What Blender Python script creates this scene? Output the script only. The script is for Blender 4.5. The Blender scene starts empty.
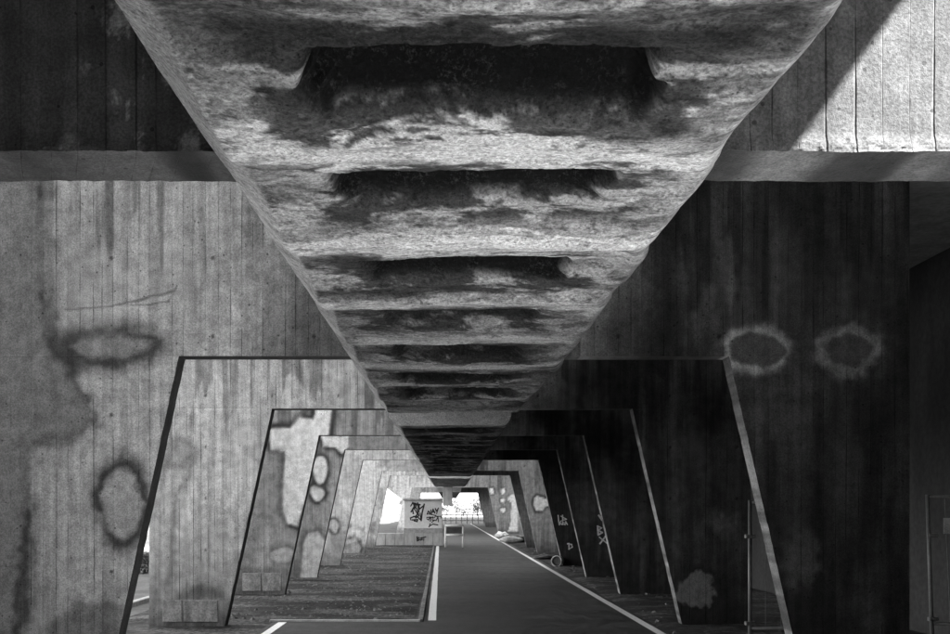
import bpy, math, random
import numpy as np
from mathutils import Vector
random.seed(5)
R = math.radians
scene = bpy.context.scene
col = scene.collection

# ------------------------------------------------------------ camera
F = 1028.0            # focal length in photograph pixels (photograph is 950 wide)
VX, VY = 449.0, 508.5  # vanishing point
CH = 1.65             # eye height
cam = bpy.data.cameras.new('camera')
cam.sensor_width = 36.0
cam.lens = 36.0 * F / 950.0
cam.shift_x = (475.0 - VX) / 950.0
cam.shift_y = (VY - 317.0) / 950.0
cam.clip_start = 0.05
cam.clip_end = 6000
co = bpy.data.objects.new('camera', cam)
col.objects.link(co)
co.location = (0, 0, CH)
co.rotation_euler = (R(90), 0, 0)
scene.camera = co

# ------------------------------------------------------------ sky, sun, exposure
SUN_DIR = Vector((-1.0, 0.42, -1.37)).normalized()     # direction the sunlight travels
elev = math.asin(-SUN_DIR.z)
azim = math.atan2(-SUN_DIR.x, -SUN_DIR.y)              # clockwise from +Y
world = bpy.data.worlds.new('World')
scene.world = world
world.use_nodes = True
wn = world.node_tree.nodes
wl = world.node_tree.links
wn.clear()
sky = wn.new('ShaderNodeTexSky')
sky.sky_type = 'NISHITA'
sky.sun_disc = False
sky.sun_elevation = elev
sky.sun_rotation = azim
bw = wn.new('ShaderNodeRGBToBW')                       # black and white photograph: neutral daylight
bg = wn.new('ShaderNodeBackground')
bg.inputs['Strength'].default_value = 0.12
wo = wn.new('ShaderNodeOutputWorld')
wl.new(sky.outputs[0], bw.inputs[0])
wl.new(bw.outputs[0], bg.inputs['Color'])
wl.new(bg.outputs[0], wo.inputs['Surface'])
sun = bpy.data.lights.new('sun', 'SUN')
sun.energy = 5.0
sun.angle = R(0.5)
sun.color = (1.0, 1.0, 1.0)
so = bpy.data.objects.new('sun', sun)
col.objects.link(so)
so.rotation_euler = SUN_DIR.to_track_quat('-Z', 'Y').to_euler()
so.location = (20, -20, 30)
vs = scene.view_settings
vs.view_transform = 'Standard'
vs.look = 'None'
vs.gamma = 1.0
vs.use_curve_mapping = False
vs.exposure = 3.65
scene.render.engine = 'CYCLES'
scene.cycles.max_bounces = 10
scene.cycles.diffuse_bounces = 8

# ------------------------------------------------------------ helpers
def hsh(ix, iy, seed):
    n = (ix.astype(np.int64) * 374761393 + iy.astype(np.int64) * 668265263 + seed * 1274126177) & 0x7fffffff
    n = ((n ^ (n >> 13)) * 1103515245 + 12345) & 0x7fffffff
    n = ((n ^ (n >> 15)) * 1597334677) & 0x7fffffff
    return ((n ^ (n >> 16)) & 0xffff) / 65535.0

def vn(x, y, seed=0):
    ix = np.floor(x); iy = np.floor(y)
    fx = x - ix; fy = y - iy
    fx = fx * fx * (3 - 2 * fx); fy = fy * fy * (3 - 2 * fy)
    a = hsh(ix, iy, seed); b = hsh(ix + 1, iy, seed)
    c = hsh(ix, iy + 1, seed); d = hsh(ix + 1, iy + 1, seed)
    return (a * (1 - fx) + b * fx) * (1 - fy) + (c * (1 - fx) + d * fx) * fy

def fbm(x, y, seed=0, o=4, g=0.5):
    s = np.zeros_like(x, dtype=float); a = 1.0; t = 0
    for k in range(o):
        s += a * vn(x * 2 ** k + 17.3 * k, y * 2 ** k + 9.1 * k, seed + k)
        t += a; a *= g
    return s / t

def sst(a, b, x):
    t = np.clip((x - a) / (b - a), 0, 1)
    return t * t * (3 - 2 * t)

def mesh_obj(name, verts, faces, mat, parent=None, cols=None, smooth=False, alpha=None):
    me = bpy.data.meshes.new(name)
    me.from_pydata([tuple(v) for v in verts], [], faces)
    if cols is not None:
        at = me.color_attributes.new('Col', 'FLOAT_COLOR', 'POINT')
        c = np.ones((len(verts), 4), dtype=np.float32)
        c[:, :3] = np.asarray(cols, dtype=np.float32)[:, None]
        if alpha is not None: c[:, 3] = alpha
        at.data.foreach_set('color', c.ravel())
    if smooth:
        me.polygons.foreach_set('use_smooth', [True] * len(me.polygons))
    me.materials.append(mat)
    me.update()
    o = bpy.data.objects.new(name, me)
    col.objects.link(o)
    if parent:
        o.parent = parent
    return o

def tag(o, label=None, cat=None, group=None, kind=None):
    if label: o['label'] = label
    if cat: o['category'] = cat
    if group: o['group'] = group
    if kind: o['kind'] = kind
    return o

def empty(name, loc=(0, 0, 0)):
    o = bpy.data.objects.new(name, None)
    o.location = loc
    o.empty_display_size = 0.2
    col.objects.link(o)
    return o

class MB:
    def __init__(s): s.v = []; s.f = []
    def box(s, x0, x1, y0, y1, z0, z1, bev=0.0):
        n = len(s.v)
        if bev <= 0:
            s.v += [(x0, y0, z0), (x1, y0, z0), (x1, y1, z0), (x0, y1, z0), (x0, y0, z1), (x1, y0, z1), (x1, y1, z1), (x0, y1, z1)]
            s.f += [tuple(n + i for i in q) for q in ((3, 2, 1, 0), (4, 5, 6, 7), (0, 1, 5, 4), (1, 2, 6, 5), (2, 3, 7, 6), (3, 0, 4, 7))]
        else:
            b = bev
            pts = [(x0 + b, y0), (x1 - b, y0), (x1, y0 + b), (x1, y1 - b), (x1 - b, y1), (x0 + b, y1), (x0, y1 - b), (x0, y0 + b)]
            cx, cy = (x0 + x1) / 2, (y0 + y1) / 2
            ins = [(x + math.copysign(min(b, abs(cx - x)), cx - x) * (0 if i in (1, 0, 4, 5) else 1), y + math.copysign(min(b, abs(cy - y)), cy - y) * (1 if i in (1, 0, 4, 5) else 0)) for i, (x, y) in enumerate(pts)]
            rings = [(ins, z0), (pts, z0 + b), (pts, z1 - b), (ins, z1)]
            for p, z in rings:
                s.v += [(x, y, z) for x, y in p]
            for r in range(3):
                for i in range(8):
                    j = (i + 1) % 8
                    s.f.append((n + r * 8 + i, n + r * 8 + j, n + r * 8 + 8 + j, n + r * 8 + 8 + i))
            s.f.append(tuple(n + i for i in reversed(range(8))))
            s.f.append(tuple(n + 24 + i for i in range(8)))
        return s
    def tube(s, pts, r, seg=8, r1=None):
        pts = [Vector(p) for p in pts]
        n = len(s.v); m = len(pts)
        for i, p in enumerate(pts):
            d = (pts[min(i + 1, m - 1)] - pts[max(i - 1, 0)]).normalized()
            u = d.cross(Vector((0, 0, 1)))
            if u.length < 1e-3: u = d.cross(Vector((0, 1, 0)))
            u.normalize(); w = d.cross(u)
            rr = r if r1 is None else r + (r1 - r) * i / (m - 1)
            for k in range(seg):
                a = 2 * math.pi * k / seg
                q = p + (u * math.cos(a) + w * math.sin(a)) * rr
                s.v.append(tuple(q))
        for i in range(m - 1):
            for k in range(seg):
                k2 = (k + 1) % seg
                s.f.append((n + i * seg + k, n + i * seg + k2, n + (i + 1) * seg + k2, n + (i + 1) * seg + k))
        s.f.append(tuple(n + k for k in reversed(range(seg))))
        s.f.append(tuple(n + (m - 1) * seg + k for k in range(seg)))
        return s
    def build(s, name, mat, parent=None, smooth=False):
        return mesh_obj(name, s.v, s.f, mat, parent, None, smooth)

# ------------------------------------------------------------ materials (all neutral: the photograph is black and white)
class NT:
    def __init__(s, name):
        s.m = bpy.data.materials.new(name); s.m.use_nodes = True
        s.t = s.m.node_tree; s.n = s.t.nodes; s.l = s.t.links
        s.b = s.n['Principled BSDF']
    def N(s, typ, **kw):
        nd = s.n.new(typ)
        for k, v in kw.items(): setattr(nd, k, v)
        return nd
    def L(s, a, b): s.l.new(a, b)
    def math(s, op, a, b=None, clamp=False):
        nd = s.N('ShaderNodeMath', operation=op, use_clamp=clamp)
        for i, x in enumerate((a, b)):
            if x is None: continue
            if hasattr(x, 'links'): s.L(x, nd.inputs[i])
            else: nd.inputs[i].default_value = x
        return nd.outputs[0]
    def ramp(s, fac, a, b, c0, c1):
        nd = s.N('ShaderNodeMapRange', interpolation_type='SMOOTHSTEP')
        s.L(fac, nd.inputs['Value'])
        for k, v in (('From Min', a), ('From Max', b), ('To Min', c0), ('To Max', c1)): nd.inputs[k].default_value = v
        return nd.outputs[0]
    def coord(s, scale=(1, 1, 1)):
        tc = s.N('ShaderNodeTexCoord'); mp = s.N('ShaderNodeMapping')
        mp.inputs['Scale'].default_value = scale
        s.L(tc.outputs['Object'], mp.inputs['Vector'])
        return mp.outputs[0]
    def noise(s, v, sc, det=4, rough=0.55, dist=0.0):
        nd = s.N('ShaderNodeTexNoise')
        nd.inputs['Scale'].default_value = sc; nd.inputs['Detail'].default_value = det
        nd.inputs['Roughness'].default_value = rough; nd.inputs['Distortion'].default_value = dist
        s.L(v, nd.inputs['Vector']); return nd.outputs['Fac']
    def bump(s, h, strength, dist):
        nd = s.N('ShaderNodeBump'); nd.inputs['Strength'].default_value = strength
        nd.inputs['Distance'].default_value = dist
        s.L(h, nd.inputs['Height']); s.L(nd.outputs[0], s.b.inputs['Normal'])
    def done(s, fac, rough=0.9, spec=0.3):
        if hasattr(fac, 'links'):
            cb = s.N('ShaderNodeCombineColor')
            for i in range(3): s.L(fac, cb.inputs[i])
            s.L(cb.outputs[0], s.b.inputs['Base Color'])
        else: s.b.inputs['Base Color'].default_value = (fac, fac, fac, 1)
        if hasattr(rough, 'links'): s.L(rough, s.b.inputs['Roughness'])
        else: s.b.inputs['Roughness'].default_value = rough
        s.b.inputs['Specular IOR Level'].default_value = spec
        return s.m

def colattr(t):
    a = t.N('ShaderNodeAttribute', attribute_name='Col')
    return a.outputs['Fac']

def mat_board_concrete():
    t = NT('board_marked_concrete')
    base = colattr(t)
    tc = t.N('ShaderNodeTexCoord'); sp = t.N('ShaderNodeSeparateXYZ')
    t.L(tc.outputs['Object'], sp.inputs[0])
    wob = t.noise(t.coord((1.5, 1.5, 0.35)), 1.0, 2)
    x = t.math('ADD', sp.outputs[0], t.math('MULTIPLY', wob, 0.03))
    x = t.math('ADD', x, t.math('MULTIPLY', sp.outputs[1], 0.377))
    e = t.N('ShaderNodeTexVoronoi', voronoi_dimensions='1D', feature='DISTANCE_TO_EDGE')
    e.inputs['Scale'].default_value = 9.5; e.inputs['Randomness'].default_value = 0.55
    t.L(x, e.inputs['W'])
    c = t.N('ShaderNodeTexVoronoi', voronoi_dimensions='1D', feature='F1')
    c.inputs['Scale'].default_value = 9.5; c.inputs['Randomness'].default_value = 0.55
    t.L(x, c.inputs['W'])
    cs = t.N('ShaderNodeSeparateColor'); t.L(c.outputs['Color'], cs.inputs[0])
    # joints: thin dark fins, broken along their length
    brk = t.noise(t.coord((9, 9, 1.3)), 1.0, 5, 0.7)
    w = t.math('MULTIPLY', t.ramp(brk, 0.42, 0.68, 0.014, 0.085), 1.0)
    line = t.math('SUBTRACT', 1.0, t.math('DIVIDE', e.outputs['Distance'], w), clamp=True)
    dep = t.math('MULTIPLY', t.ramp(brk, 0.40, 0.60, 0.10, 0.9), t.ramp(cs.outputs[2], 0.1, 0.9, 0.35, 1.0))
    at = t.N('ShaderNodeAttribute', attribute_name='Col')
    bs = at.outputs['Alpha']
    line = t.math('MULTIPLY', line, bs)
    k = t.math('SUBTRACT', 1.0, t.math('MULTIPLY', line, dep))
    board = t.math('ADD', 0.92, t.math('MULTIPLY', cs.outputs[0], 0.15))
    run = t.noise(t.coord((14, 14, 0.7)), 1.0, 5, 0.65)
    runs = t.ramp(run, 0.36, 0.70, 0.76, 1.14)
    grain = t.noise(t.coord(), 90, 4, 0.75)
    g = t.ramp(grain, 0.34, 0.68, 0.62, 1.30)
    med = t.noise(t.coord(), 7, 6, 0.62)
    md = t.ramp(med, 0.3, 0.7, 0.74, 1.20)
    po = t.N('ShaderNodeTexVoronoi'); po.inputs['Scale'].default_value = 30
    t.L(t.coord(), po.inputs['Vector'])
    psep = t.N('ShaderNodeSeparateColor'); t.L(po.outputs['Color'], psep.inputs[0])
    pr = t.math('MULTIPLY', t.ramp(psep.outputs[0], 0.9, 1.0, 0.0, 0.30), 1.0)
    pore = t.math('LESS_THAN', po.outputs['Distance'], pr)
    pk = t.math('SUBTRACT', 1.0, t.math('MULTIPLY', pore, 0.6))
    mixr = t.math('ADD', 1.0, t.math('MULTIPLY', t.math('SUBTRACT', t.math('MULTIPLY', board, runs), 1.0), t.math('ADD', 0.25, t.math('MULTIPLY', bs, 0.75))))
    f = base
    for q in (k, mixr, g, md, pk): f = t.math('MULTIPLY', f, q)
    h = t.math('ADD', t.math('MULTIPLY', grain, 0.35), t.math('MULTIPLY', med, 0.5))
    h = t.math('SUBTRACT', h, t.math('MULTIPLY', line, 0.9))
    h = t.math('SUBTRACT', h, t.math('MULTIPLY', pore, 1.0))
    h = t.math('ADD', h, t.math('MULTIPLY', cs.outputs[1], 0.25))
    t.bump(h, 0.55, 0.012)
    return t.done(f, 0.92, 0.25)

def mat_girder():
    t = NT('weathered_rough_concrete')
    base = colattr(t)
    v = t.coord()
    gr = t.noise(v, 60, 6, 0.8)
    g = t.ramp(gr, 0.36, 0.66, 0.50, 1.34)
    st = t.noise(t.coord((7, 16, 16)), 1.0, 8, 0.75, 0.3)
    s2 = t.ramp(st, 0.34, 0.68, 0.80, 1.14)
    po = t.N('ShaderNodeTexVoronoi'); po.inputs['Scale'].default_value = 85
    t.L(v, po.inputs['Vector'])
    ps = t.N('ShaderNodeSeparateColor'); t.L(po.outputs['Color'], ps.inputs[0])
    pore = t.math('LESS_THAN', po.outputs['Distance'], t.ramp(ps.outputs[0], 0.72, 1.0, 0.0, 0.36))
    pk = t.math('SUBTRACT', 1.0, t.math('MULTIPLY', pore, 0.55))
    # pale grit showing in the darkened places
    gn = t.noise(v, 62, 5, 0.75)
    gw = t.noise(v, 9, 3, 0.6)
    grit = t.math('MULTIPLY', t.ramp(gn, 0.50, 0.70, 0.0, 1.0), t.ramp(gw, 0.40, 0.60, 0.15, 1.0))
    darkw = t.ramp(base, 0.09, 0.03, 0.0, 1.0)
    gadd = t.math('MULTIPLY', t.math('MULTIPLY', grit, darkw), 0.06)
    f = base
    for q in (g, s2, pk): f = t.math('MULTIPLY', f, q)
    f = t.math('ADD', f, gadd)
    h = t.math('ADD', t.math('MULTIPLY', gr, 0.8), t.math('MULTIPLY', st, 0.5))
    h = t.math('SUBTRACT', h, t.math('MULTIPLY', pore, 0.6))
    h = t.math('ADD', h, t.math('MULTIPLY', grit, 0.5))
    t.bump(h, 1.0, 0.022)
    return t.done(f, 0.95, 0.1)

def mat_plain(name, v, var=0.2, sc=6, rough=0.9, bump=0.3, bd=0.01, stretch=(1, 1, 1), spec=0.3):
    t = NT(name)
    n1 = t.noise(t.coord(stretch), sc, 6, 0.65)
    n2 = t.noise(t.coord(), sc * 9, 3, 0.7)
    f = t.math('MULTIPLY', t.ramp(n1, 0.3, 0.7, v * (1 - var), v * (1 + var)), t.ramp(n2, 0.3, 0.7, 1 - var * 0.7, 1 + var * 0.7))
    t.bump(t.math('ADD', n1, n2), bump, bd)
    return t.done(f, rough, spec)

def mat_dirt():
    t = NT('bare_trodden_earth')
    a = t.noise(t.coord((0.45, 1.1, 1)), 0.9, 8, 0.72, 0.4)
    b = t.noise(t.coord((1, 0.45, 1)), 14, 6, 0.8)
    c = t.noise(t.coord((1, 0.4, 1)), 60, 3, 0.8)
    f = t.ramp(a, 0.42, 0.64, 0.010, 0.085)
    f = t.math('MULTIPLY', f, t.ramp(b, 0.36, 0.64, 0.25, 1.9))
    f = t.math('MULTIPLY', f, t.ramp(c, 0.3, 0.7, 0.75, 1.25))
    t.bump(t.math('ADD', b, t.math('MULTIPLY', c, 0.4)), 0.8, 0.04)
    return t.done(f, 0.95, 0.2)

def mat_asphalt():
    t = NT('asphalt')
    a = t.noise(t.coord((0.25, 0.9, 1)), 0.9, 6, 0.65, 0.5)
    b = t.noise(t.coord((1, 0.4, 1)), 5, 6, 0.75)
    c = t.noise(t.coord((1, 0.35, 1)), 26, 6, 0.9)
    vor = t.N('ShaderNodeTexVoronoi', feature='DISTANCE_TO_EDGE'); vor.inputs['Scale'].default_value = 0.33
    t.L(t.coord((1, 1, 1)), vor.inputs['Vector'])
    crack = t.math('LESS_THAN', t.math('ADD', vor.outputs['Distance'], t.math('MULTIPLY', b, 0.012)), 0.009)
    f = t.ramp(a, 0.36, 0.66, 0.006, 0.026)
    f = t.math('MULTIPLY', f, t.ramp(b, 0.34, 0.66, 0.5, 1.5))
    f = t.math('MULTIPLY', f, t.ramp(c, 0.34, 0.66, 0.4, 1.9))
    f = t.math('MULTIPLY', f, t.math('SUBTRACT', 1.0, t.math('MULTIPLY', crack, 0.5)))
    t.bump(c, 0.6, 0.006)
    return t.done(f, t.ramp(b, 0.3, 0.7, 0.62, 0.85), 0.4)

def mat_line():
    t = NT('worn_white_road_paint')
    b = t.noise(t.coord(), 26, 6, 0.75)
    c = t.noise(t.coord(), 200, 3, 0.8)
    w = t.ramp(t.math('ADD', b, t.math('MULTIPLY', c, 0.35)), 0.50, 0.62, 0.16, 0.72)
    t.bump(c, 0.4, 0.004)
    return t.done(w, 0.75, 0.3)

M_WALL = mat_board_concrete()
M_GIRD = mat_girder()
M_DIRT = mat_dirt()
M_ASPH = mat_asphalt()
M_LINE = mat_line()
M_APRON = mat_plain('pale_bounce_paving', 0.55, 0.15, 2.0)
M_DECK = mat_plain('deck_concrete', 0.24, 0.25, 2.0)
M_BLOCKER = mat_plain('dark_blocker_surface', 0.03, 0.35, 1.2, stretch=(1, 1, 0.3))
M_GRASS_G = mat_plain('grass_ground', 0.075, 0.4, 1.2, bump=0.9, bd=0.05)
M_KERB = mat_plain('kerb_concrete', 0.33, 0.25, 8)
M_WHITE = mat_plain('white_painted_render', 0.72, 0.1, 3, bump=0.15)
M_PANEL = mat_plain('pale_concrete_panel', 0.40, 0.22, 5, stretch=(1, 1, 0.4))
M_PATCH = mat_plain('patch_render', 0.19, 0.45, 5, stretch=(1, 1, 0.5))
M_STEEL = mat_plain('galvanised_steel', 0.09, 0.25, 14, rough=0.5, bump=0.1, spec=0.5)
M_DARKSTEEL = mat_plain('dark_board_and_mouth_shade', 0.05, 0.3, 9, rough=0.6, bump=0.1)
M_WTUBE = mat_plain('white_painted_tube', 0.66, 0.15, 18, rough=0.5, bump=0.1)
M_BLACK = mat_plain('black_spray_paint', 0.02, 0.3, 20, rough=0.6, bump=0.05)
M_SPRAYW = mat_plain('white_spray_paint', 0.62, 0.35, 30, rough=0.7, bump=0.05)
M_STONE = mat_plain('stone_grit', 0.12, 0.5, 3)
M_LEAF = mat_plain('foliage', 0.07, 0.5, 2.0, bump=0.1)
M_PALELEAF = mat_plain('pale_sunlit_foliage', 0.30, 0.3, 2.0, bump=0.1)  # pale tone stands for sunlight on the leaves
M_BARK = mat_plain('bark', 0.09, 0.4, 12, stretch=(1, 1, 0.2))
M_BAG = mat_plain('pale_plastic_sheet', 0.6, 0.2, 10, rough=0.45, bump=0.4)
M_DBAG = mat_plain('dark_plastic_sheet', 0.04, 0.3, 10, rough=0.35, bump=0.4)

def PX(x, y, d):                      # photograph pixel on the plane at distance d (facing the camera)
    return ((x - VX) * d / F, CH - (y - VY) * d / F)

# ------------------------------------------------------------ ground, path, markings
def sheet(name, pts, z, mat, kind='structure'):
    o = mesh_obj(name, [(x, y, z) for x, y in pts], [tuple(range(len(pts)))], mat)
    return tag(o, kind=kind)

sheet('ground', [(-1500, -600), (1500, -600), (1500, 3000), (-1500, 3000)], -0.012, M_GRASS_G)
XR = lambda y: 2.79 - 0.0045 * (y - 14)     # right edge line of the path
XL = lambda y: -0.25 - 0.0082 * (y - 15)    # left edge line beyond the widening
# earth under the structure, with slight unevenness as real relief
def relief(name, x0, x1, y0, y1, nx, ny, z0, amp, mat, seed, edge=0.25):
    X, Y = np.meshgrid(np.linspace(x0, x1, nx), np.linspace(y0, y1, ny))
    e = np.minimum.reduce([X - x0, x1 - X, Y - y0, y1 - Y])
    Z = z0 + amp * fbm(X * 1.3, Y * 1.3, seed, 4) * sst(0, edge, e)
    v = np.stack([X.ravel(), Y.ravel(), Z.ravel()], 1).tolist()
    f = [(j * nx + i, j * nx + i + 1, (j + 1) * nx + i + 1, (j + 1) * nx + i) for j in range(ny - 1) for i in range(nx - 1)]
    return tag(mesh_obj(name, v, f, mat, smooth=True), kind='structure')
relief('earth_strip', -4.9, -0.52, 15.02, 62, 60, 420, -0.004, 0.035, M_DIRT, 3)
relief('earth_verge', 2.9, 6.3, -3, 62, 40, 420, -0.004, 0.06, M_DIRT, 8)
relief('earth_yard', -8.2, -2.56, -30, 15.0, 40, 200, -0.004, 0.02, M_DIRT, 5)
# asphalt cycle path, wide in front, narrow beyond
ys = [15] + list(range(20, 116, 5))
sheet('path_forecourt', [(-2.56, 12.2), (2.905, 12.2), (2.9, 15), (-2.56, 15)], 0.0, M_ASPH)
sheet('bounce_apron', [(-2.56, -30), (2.93, -30), (2.905, 12.2), (-2.56, 12.2)], 0.0, M_APRON)  # unseen pale apron, added to bounce sunlight up at the girder
pv = []
for y in ys: pv.append((XL(y) - 0.12, y))
for y in reversed(ys): pv.append((XR(y) + 0.13, y))
sheet('cycle_path', pv, 0.0, M_ASPH)
def line(name, fx, y0, y1, w, step=1.0):
    n = max(2, int((y1 - y0) / step)); v = []; f = []
    for i in range(n + 1):
        y = y0 + (y1 - y0) * i / n
        j = 0.006 * (random.random() - 0.5)
        v += [(fx(y) - w / 2 + j, y, 0.004), (fx(y) + w / 2 + j, y, 0.004)]
        if i: f.append((2 * i - 2, 2 * i - 1, 2 * i + 1, 2 * i))
    return tag(mesh_obj(name, v, f, M_LINE), kind='structure')
line('edge_line', XR, 12.3, 112, 0.12)
line('edge_line', XL, 15.15, 45.3, 0.12)
line('edge_line', lambda y: -2.41, 12.3, 14.9, 0.12)
# low edging where the earth strip starts
MB().box(-2.62, -0.42, 15.0, 15.06, -0.05, 0.03, 0.008).build('kerb_edging', M_KERB)['kind'] = 'structure'
kb = MB()
yy = 15.1
while yy < 45:
    kb.box(XL(yy) - 0.2, XL(yy) - 0.13, yy, yy + 0.99, -0.05, 0.028 + 0.01 * random.random(), 0.008); yy += 1.0
kb.build('kerb_edging', M_STONE)['kind'] = 'structure'
kb = MB()
for i in range(16, 26): kb.box(-5.46, -5.34, i, i + 0.985, -0.05, 0.07, 0.01)
kb.build('kerb', M_KERB)['kind'] = 'structure'
# the road outside on the left with its pale kerb
sheet('road', [(-19, 24), (-12.2, 24), (-12.2, 300), (-19, 300)], 0.0, M_ASPH)
kb = MB()
for i in range(24, 120): kb.box(-12.2, -12.05, i * 1.0, i * 1.0 + 0.985, -0.05, 0.12, 0.01)
kb.build('kerb', M_KERB)['kind'] = 'structure'

# ------------------------------------------------------------ portal frames
ZS = 3.05            # soffit of the openings
ZT = 7.0             # underside of the unseen high deck over the nearest frame
ZL = 4.9             # underside of the low deck over the others
XO0, XO1 = -4.2, 4.23
def xin(side, z):    # inner edge of the opening, leaning outwards to the ground
    t = np.clip((ZS - z) / ZS, -0.1, 1.1)
    return -(2.48 + 0.66 * t) if side < 0 else (2.57 + 0.70 * t)

def poly_sd(px, py, poly):
    poly = np.array(poly, float); n = len(poly)
    d = np.full(px.shape, 1e9); ins = np.zeros(px.shape, bool)
    for i in range(n):
        a = poly[i]; b = poly[(i + 1) % n]
        e = b - a; wx = px - a[0]; wy = py - a[1]
        t = np.clip((wx * e[0] + wy * e[1]) / (e @ e + 1e-12), 0, 1)
        d = np.minimum(d, np.hypot(wx - e[0] * t, wy - e[1] * t))
        c = ((a[1] > py) != (b[1] > py)) & (px < (b[0] - a[0]) * (py - a[1]) / (b[1] - a[1] + 1e-12) + a[0])
        ins ^= c
    return np.where(ins, -d, d)

def ell(cx, cy, rx, ry, n=48, jit=0.06, seed=1):
    rr = random.Random(seed)
    h = [(rr.uniform(-1, 1) * jit * 1.6 / q, rr.uniform(0, 6.28)) for q in (1, 1.5, 2, 2.5)]
    out = []
    for i in range(n):
        a = 2 * math.pi * i / n
        k = 1 + sum(m * math.cos((q + 2) * a + p) for q, (m, p) in enumerate(h))
        out.append((cx + rx * k * math.cos(a), cy + ry * k * math.sin(a)))
    return out

SM = [None]
def paint(c, px, py, poly, fill=None, rim=None, rw=3.0, fa=0.85, ra=0.8, soft=1.2, outer=0.0, warp=2.0, seed=0):
    """over-painting on the concrete: pixel outlines turned into albedo on the wall's own surface"""
    wx = px + warp * 2 * (fbm(px / 9, py / 9, seed + 50, 3) - .5); wy = py + warp * 2 * (fbm(px / 9, py / 9, seed + 80, 3) - .5)
    p = np.array(poly); m = rw * 3 + outer + 8
    sel = (px > p[:, 0].min() - m) & (px < p[:, 0].max() + m) & (py > p[:, 1].min() - m) & (py < p[:, 1].max() + m)
    if not sel.any(): return
    d = poly_sd(wx[sel], wy[sel], poly)
    cc = c[sel]
    if fill is not None:
        a = fa * sst(soft, -soft, d); cc = cc * (1 - a) + fill * a
        if fill > 0.12: SM[0][sel] = np.minimum(SM[0][sel], 1 - 0.85 * a)
    if rim is not None:
        nn = fbm(px[sel] / (5 * rw), py[sel] / (5 * rw), seed + 120, 4)
        w = rw * (0.55 + 0.9 * nn) * np.where(d > outer, 1.7, 0.8)
        a = np.minimum(1, ra * (0.45 + 0.75 * sst(0.25, 0.60, nn))) * np.exp(-((d - outer) / w) ** 2); cc = cc * (1 - a) + rim * a
    c[sel] = cc

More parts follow.
